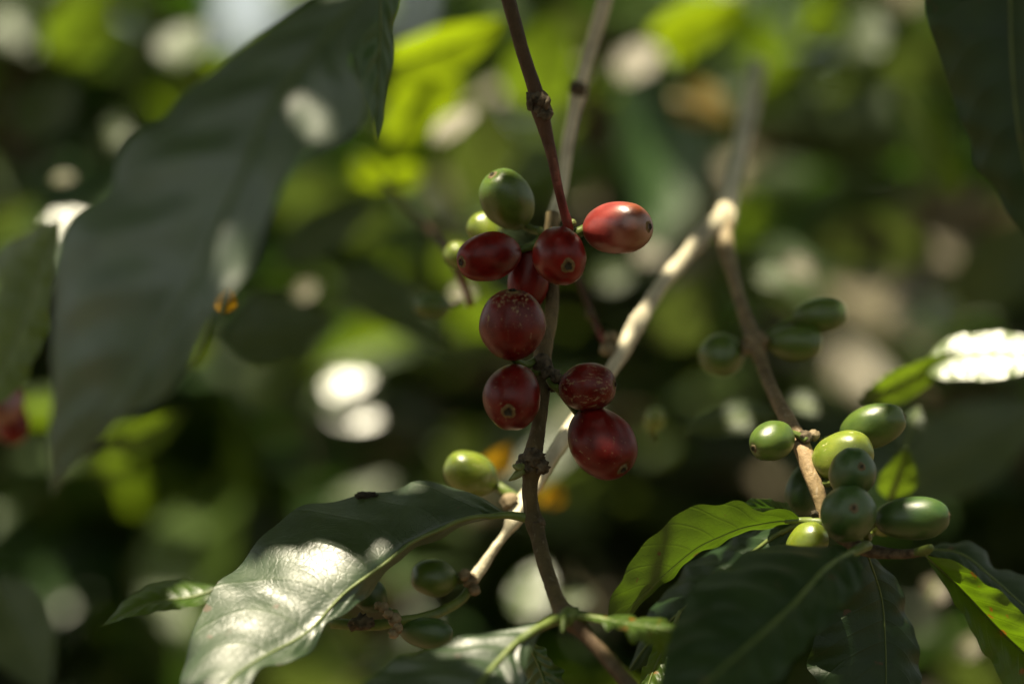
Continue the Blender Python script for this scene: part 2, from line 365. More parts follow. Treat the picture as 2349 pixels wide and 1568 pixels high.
# ------------------------------------------------------------------ cherries
def cherry(px, py, mm, axis, hl, hw, mat, label, group, stalk_to=None, scar=True, scar_r=17, seed=0, taper=0.10, squash=0.95, scarmat="scar", name="coffee_cherry", tubercle=0.0):
    """axis: direction of the flower-scar end (x right, y away, z up); hl/hw half length and half width in layout units"""
    f = K * (DIST + mm * .001) / DIST
    c = at(px, py, mm); HL, HW = hl * f, hw * f
    ax = Vector(axis).normalized(); q = ax.to_track_quat('Z', 'X')
    g = np.random.default_rng(seed + 11); ph = g.uniform(0, 6.28, 6)
    t = empty(name, c, label, "coffee cherry", group)
    t.rotation_mode = 'QUATERNION'; t.rotation_quaternion = q
    nl, ns = 40, 56; V, F = [], []
    sr = scar_r * f
    for i in range(nl + 1):
        th = math.pi * i / nl
        for k in range(ns):
            a = 2 * math.pi * k / ns
            z = math.cos(th); s = max(math.sin(th), 0) ** 0.93
            wob = 1 + 0.026 * math.sin(2 * a + ph[0] + 1.5 * th) + 0.018 * math.sin(3 * a + ph[1] - 2 * th) + 0.018 * math.sin(4 * th + ph[2]) + 0.007 * math.sin(7 * a + 5 * th + ph[5])
            rr = HW * s * wob * (1 + taper * z * 0.5)
            rr *= 1 - 0.03 * math.exp(-((math.sin(a) ** 2) / 0.02)) * s        # faint seed groove
            zz = HL * z * (1 - 0.05 * math.exp(-(th / 0.25) ** 2))
            V.append(Vector((rr * math.cos(a), rr * math.sin(a) * squash, zz)))
    for i in range(nl):
        for k in range(ns):
            k2 = (k + 1) % ns
            F.append((i * ns + k, (i + 1) * ns + k, (i + 1) * ns + k2, i * ns + k2))
    b = link("skin", V, F, M[mat]); b.parent = t
    if scar:
        # calyx disc: raised corky ring round a dark pit
        prof = [(0.0, -0.10), (0.25, -0.08), (0.38, 0.12), (0.52, 0.20), (0.72, 0.10), (1.0, -0.12)]
        for nm, lo, hi, mt in (("calyx_scar", 2, 6, scarmat), ("calyx_pit", 0, 3, "pit")):
            V, F = [], []; nn = 28; P = prof[lo:hi]
            zb = HL * 0.95
            for j, (r0, h0) in enumerate(P):
                for k in range(nn):
                    a = 2 * math.pi * k / nn
                    r1 = r0 * sr * (1 + (0.10 * math.sin(3 * a + ph[3]) + 0.08 * math.sin(5 * a + ph[4]) + 0.05 * g.normal()) * (r0 > 0.1))
                    drop = HL * (1 - math.sqrt(max(0.0, 1 - (r1 / HW) ** 2)))
                    V.append(Vector((r1 * math.cos(a), r1 * math.sin(a) * squash, zb - drop * .9 + h0 * sr * 0.55 + (0.0004 if nm == "calyx_pit" else 0.00015))))
            for j in range(len(P) - 1):
                for k in range(nn):
                    k2 = (k + 1) % nn; F.append((j * nn + k, (j + 1) * nn + k, (j + 1) * nn + k2, j * nn + k2))
            if nm == "calyx_scar":
                ring = link(nm, V, F, M[mt]); ring.parent = t
            else:
                o = link(nm, V, F, M[mt]); o.parent = ring
    if stalk_to is not None:
        e = at(*stalk_to[:3]); base = c - ax * HL * 0.93
        inv = q.inverted()
        mid = (base + e) / 2 - ax * (e - base).length * 0.15
        pts = [list(inv @ (x - c)) + [r * f] for x, r in ((c - ax * HL * 0.86, stalk_to[3] * 1.25), (base, stalk_to[3] * 1.1), (mid, stalk_to[3]), (e, stalk_to[3] * 1.15))]
        v_, f_, u_ = tube(pts, 16, 12, 0.06, seed)
        s = link("stalk", v_, f_, M["petiole"], None, u_); s.parent = t
    return t

GR = "ripe red cherries of the centre cluster"
cherry(1122, 588, 5, (-0.76, -0.60, -0.18), 84, 57, "red", "dark red cherry at the left of the cluster, tan scar at its left end", GR, (1235, 560, 8, 9), seed=1, scar_r=20)
cherry(1282, 586, -3, (0.26, -0.90, -0.34), 78, 65, "red", "round red cherry touching the twig end, its tan scar facing the viewer", GR, (1300, 525, 4, 10), seed=2, scar_r=24)
cherry(1416, 522, 0, (0.80, -0.56, 0.0), 88, 60, "red_sunlit", "brightest red cherry, lit from above by a sun fleck", GR, (1305, 548, 4, 12), seed=3, scar_r=18, taper=0.08)
cherry(1212, 640, 12, (-0.15, -0.05, -0.98), 85, 46, "red", "deep shaded red cherry hidden behind the upper cluster", GR, (1240, 550, 12, 9), seed=4, scar=False)
cherry(1174, 744, -4, (0.02, -0.30, 0.95), 82, 79, "red_scar", "dark red cherry with a corky scratched top, above the other left one", GR, (1235, 825, 6, 9), seed=5, scar_r=22, taper=-0.05)
cherry(1175, 908, -4, (-0.10, -0.88, -0.36), 92, 71, "red_fine", "red cherry showing a round dark-centred scar to the viewer, left of the stem", GR, (1240, 850, 4, 9), seed=6, scar_r=24)
cherry(1347, 888, -2, (0.90, -0.30, 0.10), 67, 57, "red_lines", "smallest red cherry, covered in horizontal tan scratches", GR, (1262, 870, 2, 10), seed=7, scar_r=14)
cherry(1379, 1015, -2, (0.50, -0.56, -0.62), 95, 75, "red_fine", "large red cherry hanging lowest, greenish scar at its lower right", GR, (1275, 885, 6, 9), seed=8, scar_r=18, scarmat="scar_green")

GG = "unripe green cherries near the centre stem"
cherry(1164, 459, 13, (-0.45, -0.42, 0.72), 76, 60, "green", "olive green cherry above the red cluster, scar at its upper left", GG, (1240, 530, 14, 9), seed=9, scar_r=16, scarmat="scar_green")
cherry(1112, 528, 24, (-0.5, 0.2, 0.6), 44, 38, "green_pale", "small pale green cherry peeping out above the left red one", GG, (1200, 570, 20, 7), seed=10, scar=False)
cherry(1052, 585, 45, (-0.7, -0.3, 0.2), 34, 32, "green_pale", "blurred cream cherry half hidden behind the left red one", GG, (1180, 600, 30, 6), seed=34, scar=False)
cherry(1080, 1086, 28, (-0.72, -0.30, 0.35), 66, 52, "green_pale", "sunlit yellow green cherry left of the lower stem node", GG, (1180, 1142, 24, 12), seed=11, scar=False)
cherry(995, 1325, 14, (-0.90, -0.25, 0.12), 55, 44, "green", "green cherry hanging left of the lower twig end", GG, (1066, 1328, 16, 8), seed=12, scar=False)
cherry(978, 1450, 4, (0.92, -0.2, -0.10), 64, 37, "green_dark", "dark green cherry just above the bottom leaf", GG, (908, 1432, 4, 9), seed=13, scar=False)
cherry(848, 1365, 10, (-0.5, -0.3, 0.5), 44, 38, "green_dark", "dark green cherry tucked behind the sunlit leaf", GG, (905, 1405, 6, 8), seed=14, scar=False)

GF = "unripe green cherries of the right cluster"
cherry(1771, 1010, 2, (-0.80, -0.45, -0.30), 56, 46, "green", "yellow green cherry left of the fruiting branch, leftmost of its cluster", GF, (1848, 1010, 4, 8), seed=15, scar_r=12, scarmat="scar_green")
cherry(2002, 977, 12, (0.86, -0.15, 0.28), 78, 50, "green", "long green cherry at the top of the right cluster", GF, (1888, 1010, 10, 9), seed=16, scar_r=12, scarmat="scar_green")
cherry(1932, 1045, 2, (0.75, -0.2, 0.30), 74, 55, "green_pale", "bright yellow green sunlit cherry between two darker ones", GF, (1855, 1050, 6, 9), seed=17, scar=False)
cherry(1953, 1085, -8, (0.20, -0.80, 0.25), 66, 56, "green_dark", "dark green cherry with a small brown scar, second from the top leaf joint", GF, (1880, 1110, 2, 9), seed=18, scar_r=11, scarmat="scar_green")
cherry(1945, 1178, -14, (0.05, -0.85, 0.22), 74, 66, "green_dark", "roundest dark green cherry, in front, with a faint brown scar", GF, (1885, 1180, 0, 9), seed=19, scar_r=12, scarmat="scar_green")
cherry(2093, 1188, -8, (0.95, -0.15, 0.08), 86, 50, "green_dark", "long dark green cherry pointing right at the end of the cluster", GF, (1990, 1235, 0, 9), seed=20, scar_r=13, scarmat="scar_green")
cherry(1850, 1246, -4, (0.4, -0.3, 0.4), 56, 44, "green_pale", "pale green cherry half sunk behind the big dark leaf", GF, (1885, 1210, 2, 8), seed=21, scar=False)
cherry(2036, 1190, 14, (0.4, -0.2, 0.4), 46, 34, "green_pale", "pale sliver of cherry between the round and the long dark ones", GF, (1960, 1220, 6, 8), seed=22, scar=False)
cherry(1842, 1125, 16, (-0.2, -0.1, -0.9), 62, 42, "green_dark", "dark green cherry behind the lower fruiting branch", GF, (1862, 1060, 8, 8), seed=23, scar=False)

GM = "blurred green cherries on the branch behind"
cherry(1880, 724, 46, (0.88, -0.1, 0.12), 64, 44, "green", "blurred dark green cherry, upper of the two right of the branch node", GM, (1745, 785, 46, 8), seed=24, scar=False)
cherry(1824, 786, 44, (0.95, -0.1, 0.0), 64, 42, "green", "blurred mid green cherry, lower of the two right of the branch node", GM, (1742, 795, 44, 8), seed=25, scar=False)
cherry(1655, 815, 46, (-0.75, -0.3, -0.1), 54, 50, "green", "blurred dark green cherry left of the branch node", GM, (1725, 800, 44, 8), seed=26, scar=False)
cherry(992, 702, 60, (-0.9, -0.1, 0.05), 44, 30, "green", "blurred dark green cherry floating left of the red cluster", GM, (1060, 690, 60, 6), seed=27, scar=False)
cherry(1500, 962, 75, (0.2, -0.3, 0.8), 30, 24, "green_pale", "tiny bright green blurred fruit right of the red cherries", GM, (1500, 1010, 80, 5), seed=28, scar=False)
GP = "blurred red cherries at the left edge"
cherry(8, 925, 90, (-0.2, -0.5, -0.5), 56, 48, "red_sunlit", "blurred pinkish red cherry at the left edge, upper one", GP, (-10, 860, 95, 6), seed=29, scar=False)
cherry(28, 970, 100, (0.2, -0.5, -0.6), 52, 42, "red", "blurred deep red cherry at the left edge, lower one", GP, (0, 900, 100, 6), seed=30, scar=False)

# ------------------------------------------------------------------ stems
t = empty("coffee_twig", at(1165, -60, 0), "thin reddish brown twig hanging from the top into the red cherries", "twig")
child("stem", ptube([(1148, -70, 0, 16), (1166, 0, 0, 16), (1196, 110, 0, 16), (1226, 205, 0, 17), (1240, 255, 0, 21), (1247, 285, 0, 17), (1262, 345, 0, 13), (1280, 430, 0, 11), (1292, 480, 1, 10.5), (1303, 522, 2, 12), (1300, 548, 4, 12)], 70, 16, 0.04, 3), M["bark_top"], t)
nd = child("node", join(lump(at(1237, 238, 0), 25 * K, 14, 3, 0.25, at(1247, 285) - at(1226, 205), 1.25), lump(at(1250, 262, -1), 17 * K, 10, 4, 0.3)), M["node"], t)
for i, (a, b) in enumerate((((1216, 250, -1), (1208, 212, -2)), ((1250, 245, -2), (1258, 222, -3)), ((1240, 240, -2), (1243, 212, -3)), ((1222, 225, -2), (1216, 208, -1)))):
    child("stipule", ptube([(*a, 9), ((a[0] + b[0]) / 2 + 2, (a[1] + b[1]) / 2, b[2], 7), (*b, 2.0)], 10, 8, 0.25, i), M["node"], nd)
child("bud", lump(at(1313, 511, 2), 9 * K, 10, 5, 0.08), M["bud"], t)

t = empty("coffee_branch", at(1305, 1415, -20), "knobbly brown centre stem running down behind the red cherries", "branch")
child("stem", ptube([(1268, 490, 20, 16), (1262, 560, 17, 17), (1266, 640, 14, 15), (1264, 720, 11, 16), (1247, 800, 8, 21), (1243, 850, 6, 21), (1242, 920, 4, 17), (1234, 985, 2, 17), (1222, 1040, 0, 23), (1219, 1068, 0, 30), (1217, 1096, 0, 20), (1215, 1130, 0, 18), (1221, 1180, 0, 19), (1226, 1200, -1, 22), (1232, 1225, -2, 18), (1252, 1300, -7, 18), (1284, 1390, -15, 19), (1306, 1418, -20, 24), (1340, 1450, -23, 18), (1390, 1505, -28, 18), (1470, 1600, -34, 20)], 130, 18, 0.06, 5), M["bark"], t)
nd = child("node", join(lump(at(1219, 1062, 0), 33 * K, 18, 7, 0.20, (0.05, 0, 1), 0.85), lump(at(1242, 1070, -2), 17 * K, 12, 8, 0.35), lump(at(1198, 1072, -2), 17 * K, 12, 9, 0.35), lump(at(1222, 1048, -2), 22 * K, 12, 10, 0.35)), M["node"], t)
child("bud", ptube([(1196, 1078, -3, 10), (1184, 1090, -4, 9), (1167, 1101, -5, 3)], 14, 10, 0.08, 2), M["bud"], nd)
child("bud", ptube([(1198, 1068, -3, 8), (1187, 1072, -4, 8), (1176, 1066, -4, 3)], 14, 10, 0.15, 3), M["bud"], nd)
child("node", join(lump(at(1228, 1203, -1), 21 * K, 12, 17, 0.18, (0, 0, 1), 0.7), lump(at(1240, 1196, -2), 10 * K, 8, 18, 0.3)), M["node"], t)
child("node", join(lump(at(1243, 838, 5), 24 * K, 12, 27, 0.15, (0, 0, 1), 1.2), lump(at(1262, 856, 2), 15 * K, 10, 28, 0.4, (1, 0, -0.4), 1.5), lump(at(1278, 868, 0), 11 * K, 10, 29, 0.4, (1, 0, -0.2), 1.4), lump(at(1268, 888, 3), 11 * K, 9, 30, 0.4)), M["node"], t)
nd = child("node", lump(at(1305, 1415, -21), 26 * K, 12, 37, 0.12, (0.6, 0, -0.6), 0.9), M["petiole"], t)
child("shoot", ptube([(1296, 1405, -22, 8), (1292, 1425, -25, 8), (1290, 1450, -27, 4)], 12, 10, 0.1, 6), M["petiole"], nd)

t = empty("bare_branch", at(1330, 200, 60), "pale grey stem rising to the top just behind the thin twig", "branch")
child("stem", ptube([(1402, -80, 62, 19), (1384, 10, 60, 18), (1352, 120, 58, 17), (1334, 185, 56, 17), (1326, 215, 56, 21), (1318, 250, 55, 15), (1302, 330, 52, 14), (1292, 410, 48, 13), (1280, 460, 40, 14), (1268, 500, 30, 16)], 60, 14, 0.04, 8), M["bark_pale"], t)
child("node", lump(at(1325, 205, 55), 24 * K, 12, 47, 0.2, (0.3, 0, 1), 0.9), M["node"], t)

t = empty("forked_branch", at(1668, 490, 72), "pale forked branch, its left arm running down behind the red cherries", "branch")
child("limb", ptube([(1740, 150, 190, 20), (1712, 280, 150, 19), (1692, 370, 115, 19), (1673, 450, 84, 21), (1662, 500, 72, 25), (1660, 520, 70, 22)], 50, 16, 0.09, 9), M["bark_pale"], t)
child("arm", ptube([(1664, 490, 72, 21), (1620, 530, 66, 20), (1605, 548, 64, 22), (1570, 590, 60, 18), (1545, 620, 57, 20), (1520, 650, 54, 17), (1480, 710, 49, 17), (1462, 740, 46, 20), (1430, 800, 42, 19), (1400, 850, 38, 16), (1350, 920, 34, 16), (1290, 1010, 30, 17), (1240, 1090, 26, 17), (1200, 1150, 23, 20), (1180, 1190, 21, 19), (1160, 1222, 20, 10), (1130, 1262, 18, 10), (1105, 1300, 17, 13), (1080, 1335, 16, 15)], 110, 16, 0.10, 10), M["bark_pale"], t)
child("arm", ptube([(1660, 500, 71, 18), (1664, 560, 66, 18), (1678, 620, 60, 15), (1700, 700, 52, 14), (1728, 780, 45, 19), (1745, 830, 38, 15), (1776, 905, 24, 16), (1812, 975, 12, 19), (1838, 1020, 6, 20), (1856, 1075, 3, 20), (1874, 1125, 1, 18), (1884, 1165, 0, 14), (1886, 1200, 0, 16)], 80, 16, 0.06, 11), M["bark_fruit"], t)
for (a, b, c, r, s, mt) in ((1731, 785, 44, 30, 61, "node_pale"), (1750, 780, 43, 14, 62, "node_pale"), (1714, 800, 43, 16, 63, "node_pale"), (1866, 998, 6, 14, 64, "node_pale"), (1844, 1004, 5, 18, 65, "node"), (1392, 800, 40, 18, 66, "node_pale"), (1400, 775, 42, 17, 67, "node_pale"), (1170, 1150, 22, 22, 68, "node_pale"), (1078, 1330, 15, 18, 69, "node_pale"), (1088, 1352, 14, 13, 70, "node_pale"), (1066, 1318, 14, 15, 71, "node_pale"), (1868, 1178, -1, 9, 72, "pit")):
    child("knob", lump(at(a, b, c), r * K, 10, s, 0.2), M[mt], t)

t = empty("fruit_spur", at(900, 1425, 4), "short green fruit spur with knobbly stubs beside the sunlit leaf", "twig")
child("stem", ptube([(760, 1428, 8, 12), (820, 1432, 6, 12), (870, 1432, 5, 13), (910, 1424, 4, 13), (960, 1418, 5, 13), (1010, 1402, 10, 12), (1060, 1372, 14, 10), (1082, 1340, 16, 10)], 40, 12, 0.08, 12), M["petiole"], t)
for (a, b, c, r, s) in ((905, 1420, 3, 16, 81), (890, 1408, 2, 11, 82), (880, 1392, 4, 12, 83), (903, 1452, 0, 12, 84), (912, 1440, 0, 12, 85), (868, 1388, 5, 10, 86)):
    child("stub", lump(at(a, b, c), r * K, 9, s, 0.25), M["node_pale"], t)
child("node", lump(at(828, 1428, 4), 17 * K, 10, 87, 0.4, (1, 0, 0.1), 1.8), M["node"], t)

t = empty("dark_twig", at(2000, 1255, 5), "short dark twig end under the long dark cherry", "twig")
child("stem", ptube([(1886, 1200, 0, 14), (1940, 1240, 0, 14), (1995, 1262, -2, 16), (2060, 1270, -6, 12), (2110, 1266, -10, 9)], 40, 12, 0.1, 13), M["node"], t)
child("stub", ptube([(2100, 1266, -9, 10), (2120, 1262, -11, 12), (2136, 1254, -13, 7)], 14, 10, 0.15, 14), M["petiole"], t)

t = empty("thin_twig", at(1340, 650, 60), "thin brown blurred twig slanting down from the cluster to the pale branch", "twig")
child("stem", ptube([(1310, 600, 50, 9), (1338, 670, 50, 9), (1360, 730, 48, 8), (1390, 790, 42, 8)], 24, 10, 0.08, 15), M["bark_top"], t)
child("knob", lump(at(1352, 720, 48), 12 * K, 8, 91, 0.2), M["node"], t)
t = empty("slanting_twig", at(960, 490, 110), "thin brown blurred twig slanting towards the green cherry", "twig")
child("stem", ptube([(880, 420, 140, 8), (950, 490, 120, 8), (1010, 555, 95, 9), (1050, 620, 70, 9), (1080, 700, 62, 8)], 24, 10, 0.08, 16), M["bark_top"], t)

# ------------------------------------------------------------------ leaves placed one by one
def poly3(L, d0=None):
    return [list(at(*p)) for p in L]

def loft(label, mid, ea, eb, mat, name="coffee_leaf", nu=70, nh=12, bulge=0.10, ripple=0.00035, wave=0.0008, seed=0, group=None, petiole=None, rib=4.5, nveins=9):
    """a leaf from its midrib and its two margins, each a 3-D line (px, py, depth mm)"""
    g = np.random.default_rng(seed); ph = g.uniform(0, 6.28, 4)
    C = catmull(poly3(mid), nu); A = catmull(poly3(ea), nu); B = catmull(poly3(eb), nu)
    T = np.gradient(C, axis=0); T /= np.linalg.norm(T, axis=1)[:, None] + 1e-12
    rows = []
    ks = list(range(-nh, nh + 1))
    nrm = np.cross(T, A - B); nrm /= np.linalg.norm(nrm, axis=1)[:, None] + 1e-12
    for s in range(2):      # smooth normals along the length
        nrm = (np.vstack([nrm[:1], nrm[:-1]]) + nrm * 2 + np.vstack([nrm[1:], nrm[-1:]])) / 4
    nrm[nrm[:, 1] > 0] *= -1
    U = np.linspace(0, 1, nu); cols = []; uvs = []
    for k in ks:
        tt = abs(k) / nh; E = A if k < 0 else B
        wd = np.linalg.norm(E - C, axis=1)
        P = C * (1 - tt) + E * tt
        bl = np.sin(np.pi * tt ** 0.8) * bulge * wd
        rp = ripple * np.cos(2 * np.pi * (U * nveins - 1.5 * tt ** 1.4)) * -1 * math.sin(math.pi * min(1, tt * 1.05)) ** 0.7 * np.minimum(1, wd / 0.006)
        wv = wave * tt ** 2 * (np.sin(2 * np.pi * U * 4.3 + ph[0] + (k < 0)) + 0.6 * np.sin(2 * np.pi * U * 8.7 + ph[1] + 2 * (k < 0))) * np.sin(np.pi * U)
        cols.append(P + nrm * (bl + rp + wv)[:, None]); uvs.append(np.stack([U, np.full(nu, 0.5 + 0.5 * k / nh)], 1))
    nc = len(ks)
    V = np.stack(cols, 1).reshape(-1, 3); UV = np.stack(uvs, 1).reshape(-1, 2)
    F = [(i * nc + j, i * nc + j + 1, (i + 1) * nc + j + 1, (i + 1) * nc + j) for i in range(nu - 1) for j in range(nc - 1)]
    t = empty(name, C[0], label, "leaf", group)
    child("blade", (V, F, UV), M[mat], t)
    rr = rib * K
    nn = nu
    ribp = [list(C[i] + nrm[i] * rr * 0.35) + [rr * (1 - 0.8 * i / (nu - 1))] for i in range(0, nu, 3)]
    child("midrib", tube(ribp, nn, 10, 0.02, seed), M["midrib"], t)
    if petiole:
        child("petiole", ptube(petiole, 20, 12, 0.04, seed), M["petiole"], t)
    return t

loft("large grey green leaf hanging close to the lens on the left",
     [(880, -60, -68), (720, 120, -76), (620, 250, -81), (560, 390, -85), (490, 540, -87), (440, 660, -88), (350, 790, -88), (260, 920, -86), (170, 1060, -82), (118, 1136, -78)],
     [(880, -60, -68), (760, -10, -64), (690, 25, -64), (621, 66, -65), (555, 110, -66), (504, 146, -67), (438, 212, -68), (380, 270, -70), (322, 300, -71), (263, 365, -71), (248, 431, -73), (212, 475, -73), (161, 512, -73), (139, 563, -74), (121, 658, -75), (117, 731, -76), (124, 840, -77), (120, 914, -77), (110, 1023, -77), (118, 1136, -78)],
     [(880, -60, -68), (870, 20, -72), (840, 80, -76), (811, 153, -80), (840, 212, -82), (837, 270, -82), (797, 307, -84), (753, 329, -86), (702, 365, -88), (643, 439, -89), (614, 504, -90), (585, 577, -91), (534, 658, -92), (490, 740, -92), (431, 840, -91), (395, 892, -90), (343, 928, -89), (285, 958, -87), (248, 1001, -85), (183, 1060, -82), (118, 1136, -78)],
     "leaf_dull", seed=1, bulge=0.12, ripple=0.0007)
loft("dark pointed leaf tip hanging at the top beside the large grey leaf",
     [(850, -220, -24), (872, -60, -24), (872, 60, -25), (866, 180, -26), (862, 326, -28)],
     [(850, -220, -24), (770, -60, -26), (790, 80, -28), (820, 150, -29), (848, 250, -29), (862, 326, -28)],
     [(850, -220, -24), (928, -80, -22), (918, 0, -22), (900, 68, -23), (904, 120, -23), (886, 200, -25), (873, 290, -27), (862, 326, -28)],
     "leaf", seed=2, wave=0.0003)
loft("arching leaf with a bright sunlit lower half, left of the centre stem",
     [(1165, 1181, 0), (1068, 1190, -2), (1010, 1215, -3), (947, 1243, -5), (882, 1294, -9), (789, 1362, -14), (705, 1450, -19), (590, 1515, -26), (530, 1560, -30), (440, 1680, -38)],
     [(1165, 1181, 0), (1120, 1150, 4), (1064, 1122, 8), (1000, 1106, 11), (945, 1110, 11), (915, 1124, 11), (840, 1133, 11), (752, 1141, 9), (669, 1182, 5), (618, 1218, 1), (548, 1283, -4), (516, 1320, -7), (474, 1385, -12), (446, 1440, -16), (423, 1505, -22), (414, 1568, -27), (440, 1680, -38)],
     [(1165, 1181, 0), (1060, 1206, 2), (960, 1258, 0), (900, 1300, -5), (862, 1332, -8), (813, 1399, -13), (752, 1428, -18), (715, 1477, -22), (669, 1524, -26), (604, 1530, -30), (567, 1568, -33), (440, 1680, -38)],
     "leaf_matt", seed=3, petiole=[(1230, 1196, 0, 12), (1200, 1186, 0, 11), (1165, 1181, 0, 9), (1120, 1184, -1, 7)], bulge=0.10, ripple=0.0003, wave=0.0012, rib=6)
loft("pale sheened leaf at the bottom, stalk joined to the green stem node",
     [(1262, 1426, -23), (1200, 1462, -27), (1140, 1520, -32), (1090, 1580, -38), (1030, 1660, -46), (960, 1760, -52)],
     [(1262, 1426, -23), (1180, 1436, -21), (1100, 1452, -24), (1000, 1482, -29), (920, 1512, -35), (830, 1566, -41), (800, 1640, -46), (960, 1760, -52)],
     [(1262, 1426, -23), (1228, 1470, -26), (1208, 1520, -30), (1200, 1580, -36), (1130, 1680, -46), (960, 1760, -52)],
     "leaf_matt", seed=4, petiole=[(1310, 1416, -20, 14), (1275, 1421, -22, 13), (1235, 1440, -25, 10), (1190, 1470, -28, 8)], rib=9, ripple=0.0004)
loft("dim olive leaf low beneath the green stem node",
     [(1200, 1450, -6), (1230, 1510, -6), (1255, 1580, -8), (1280, 1680, -10)],
     [(1200, 1450, -6), (1195, 1520, -2), (1210, 1600, -2), (1280, 1680, -10)],
     [(1200, 1450, -6), (1262, 1505, -8), (1300, 1580, -10), (1280, 1680, -10)], "leaf", seed=5)
loft("narrow edge-on leaf with a brown tip, right of the green stem node",
     [(1326, 1412, -23), (1420, 1428, -27), (1500, 1440, -30), (1562, 1452, -33)],
     [(1326, 1412, -23), (1400, 1413, -20), (1480, 1420, -21), (1540, 1428, -24), (1562, 1452, -33)],
     [(1326, 1412, -23), (1390, 1436, -30), (1450, 1462, -36), (1520, 1492, -40), (1562, 1452, -33)],
     "leaf_spotted", seed=6, petiole=[(1306, 1414, -20, 14), (1340, 1414, -23, 11), (1400, 1424, -26, 7)])
loft("glowing yellow green leaf lit through from above, right of centre",
     [(1838, 1194, 0), (1790, 1194, 0), (1735, 1202, 0), (1700, 1210, 0), (1650, 1230, 0), (1600, 1254, 0), (1542, 1300, 0), (1492, 1346, -1), (1452, 1384, -2), (1425, 1415, -3), (1394, 1448, -4)],
     [(1838, 1194, 0), (1815, 1172, -2), (1786, 1164, -3), (1765, 1168, -4), (1749, 1176, -4), (1728, 1168, -4), (1707, 1152, -5), (1691, 1148, -5), (1645, 1154, -6), (1591, 1162, -7), (1562, 1176, -8), (1513, 1210, -8), (1476, 1251, -8), (1442, 1296, -8), (1426, 1325, -8), (1407, 1355, -7), (1397, 1385, -6), (1394, 1448, -4)],
     [(1838, 1194, 0), (1790, 1205, 2), (1740, 1214, 3), (1707, 1222, 3), (1658, 1243, 3), (1608, 1267, 3), (1550, 1313, 3), (1500, 1359, 2), (1459, 1396, 1), (1430, 1425, -1), (1394, 1448, -4)],
     "leaf_young", seed=7, petiole=[(1888, 1200, -2, 12), (1860, 1196, -1, 11), (1836, 1193, 0, 8), (1800, 1194, 0, 6)], bulge=0.05, rib=1.8, wave=0.0004, nveins=8, ripple=0.00010)
loft("dark curled half leaf showing above the glowing yellow green one",
     [(1836, 1190, 4), (1800, 1170, 8), (1750, 1165, 10), (1690, 1170, 10)],
     [(1836, 1190, 4), (1810, 1158, 6), (1775, 1146, 8), (1720, 1144, 9), (1690, 1170, 10)],
     [(1836, 1190, 4), (1800, 1185, 10), (1740, 1190, 12), (1690, 1170, 10)], "leaf", seed=8, wave=0.0002)
loft("shaded leaf beneath the glowing one, only its stalk end in the sun",
     [(1838, 1200, 4), (1780, 1228, 6), (1700, 1290, 8), (1600, 1370, 10), (1500, 1460, 12), (1440, 1540, 14)],
     [(1838, 1200, 4), (1770, 1205, 10), (1690, 1230, 16), (1590, 1290, 20), (1500, 1390, 20), (1440, 1540, 14)],
     [(1838, 1200, 4), (1805, 1262, 4), (1740, 1340, 5), (1650, 1430, 7), (1560, 1500, 10), (1440, 1540, 14)],
     "leaf_shaded", seed=9, petiole=[(1888, 1208, 0, 11), (1860, 1202, 2, 10), (1830, 1203, 4, 7), (1790, 1222, 5, 6)], rib=6)
loft("big dark leaf filling the lower right, bluish sheen and pale stalk",
     [(1955, 1266, -23), (1895, 1306, -31), (1810, 1398, -42), (1707, 1490, -52), (1600, 1585, -60), (1500, 1680, -68)],
     [(1955, 1266, -23), (1930, 1256, -18), (1870, 1250, -14), (1790, 1251, -16), (1724, 1266, -19), (1674, 1284, -23), (1633, 1315, -29), (1590, 1352, -34), (1560, 1400, -39), (1535, 1470, -47), (1510, 1560, -57), (1500, 1680, -68)],
     [(1955, 1266, -23), (1972, 1290, -29), (1973, 1340, -36), (1948, 1376, -42), (1911, 1413, -47), (1872, 1447, -51), (1850, 1490, -55), (1800, 1540, -60), (1730, 1590, -65), (1620, 1660, -68), (1500, 1680, -68)],
     "leaf_shaded", seed=10, petiole=[(1990, 1250, -8, 12), (1962, 1262, -14, 12), (1925, 1288, -19, 10), (1890, 1312, -23, 8)], rib=7, ripple=0.0005)
loft("very dark hanging leaf right of the big lower right leaf",
     [(1985, 1262, 4), (2020, 1370, 6), (2030, 1480, 4), (2030, 1680, -4)],
     [(1985, 1262, 4), (1930, 1320, 0), (1880, 1420, 0), (1860, 1540, -2), (2030, 1680, -4)],
     [(1985, 1262, 4), (2055, 1330, 10), (2090, 1430, 10), (2112, 1560, 6), (2030, 1680, -4)], "leaf_shaded", seed=11, ripple=0.0001, rib=3)
loft("spotted yellow green leaf with brown blotches at the lower right edge",
     [(2122, 1272, -4), (2200, 1345, -2), (2290, 1440, 0), (2380, 1530, 2), (2450, 1640, 4)],
     [(2122, 1272, -4), (2134, 1297, -4), (2175, 1354, -4), (2212, 1421, -4), (2246, 1474, -3), (2290, 1550, -2), (2350, 1640, 0), (2450, 1640, 4)],
     [(2122, 1272, -4), (2200, 1292, -8), (2280, 1350, -10), (2340, 1400, -10), (2420, 1490, -6), (2450, 1640, 4)],
     "leaf_spotted", seed=12, nveins=10, ripple=0.00015, rib=3)
loft("dark drooping leaf with a bright rim above the spotted leaf",
     [(2115, 1262, 20), (2200, 1270, 18), (2280, 1330, 14), (2360, 1400, 10), (2450, 1470, 6)],
     [(2115, 1262, 20), (2190, 1240, 24), (2245, 1255, 24), (2285, 1296, 23), (2310, 1312, 22), (2370, 1330, 20), (2450, 1470, 6)],
     [(2115, 1262, 20), (2170, 1290, 14), (2240, 1345, 10), (2300, 1395, 8), (2380, 1450, 6), (2450, 1470, 6)], "leaf_shaded", seed=13, ripple=0.0001)
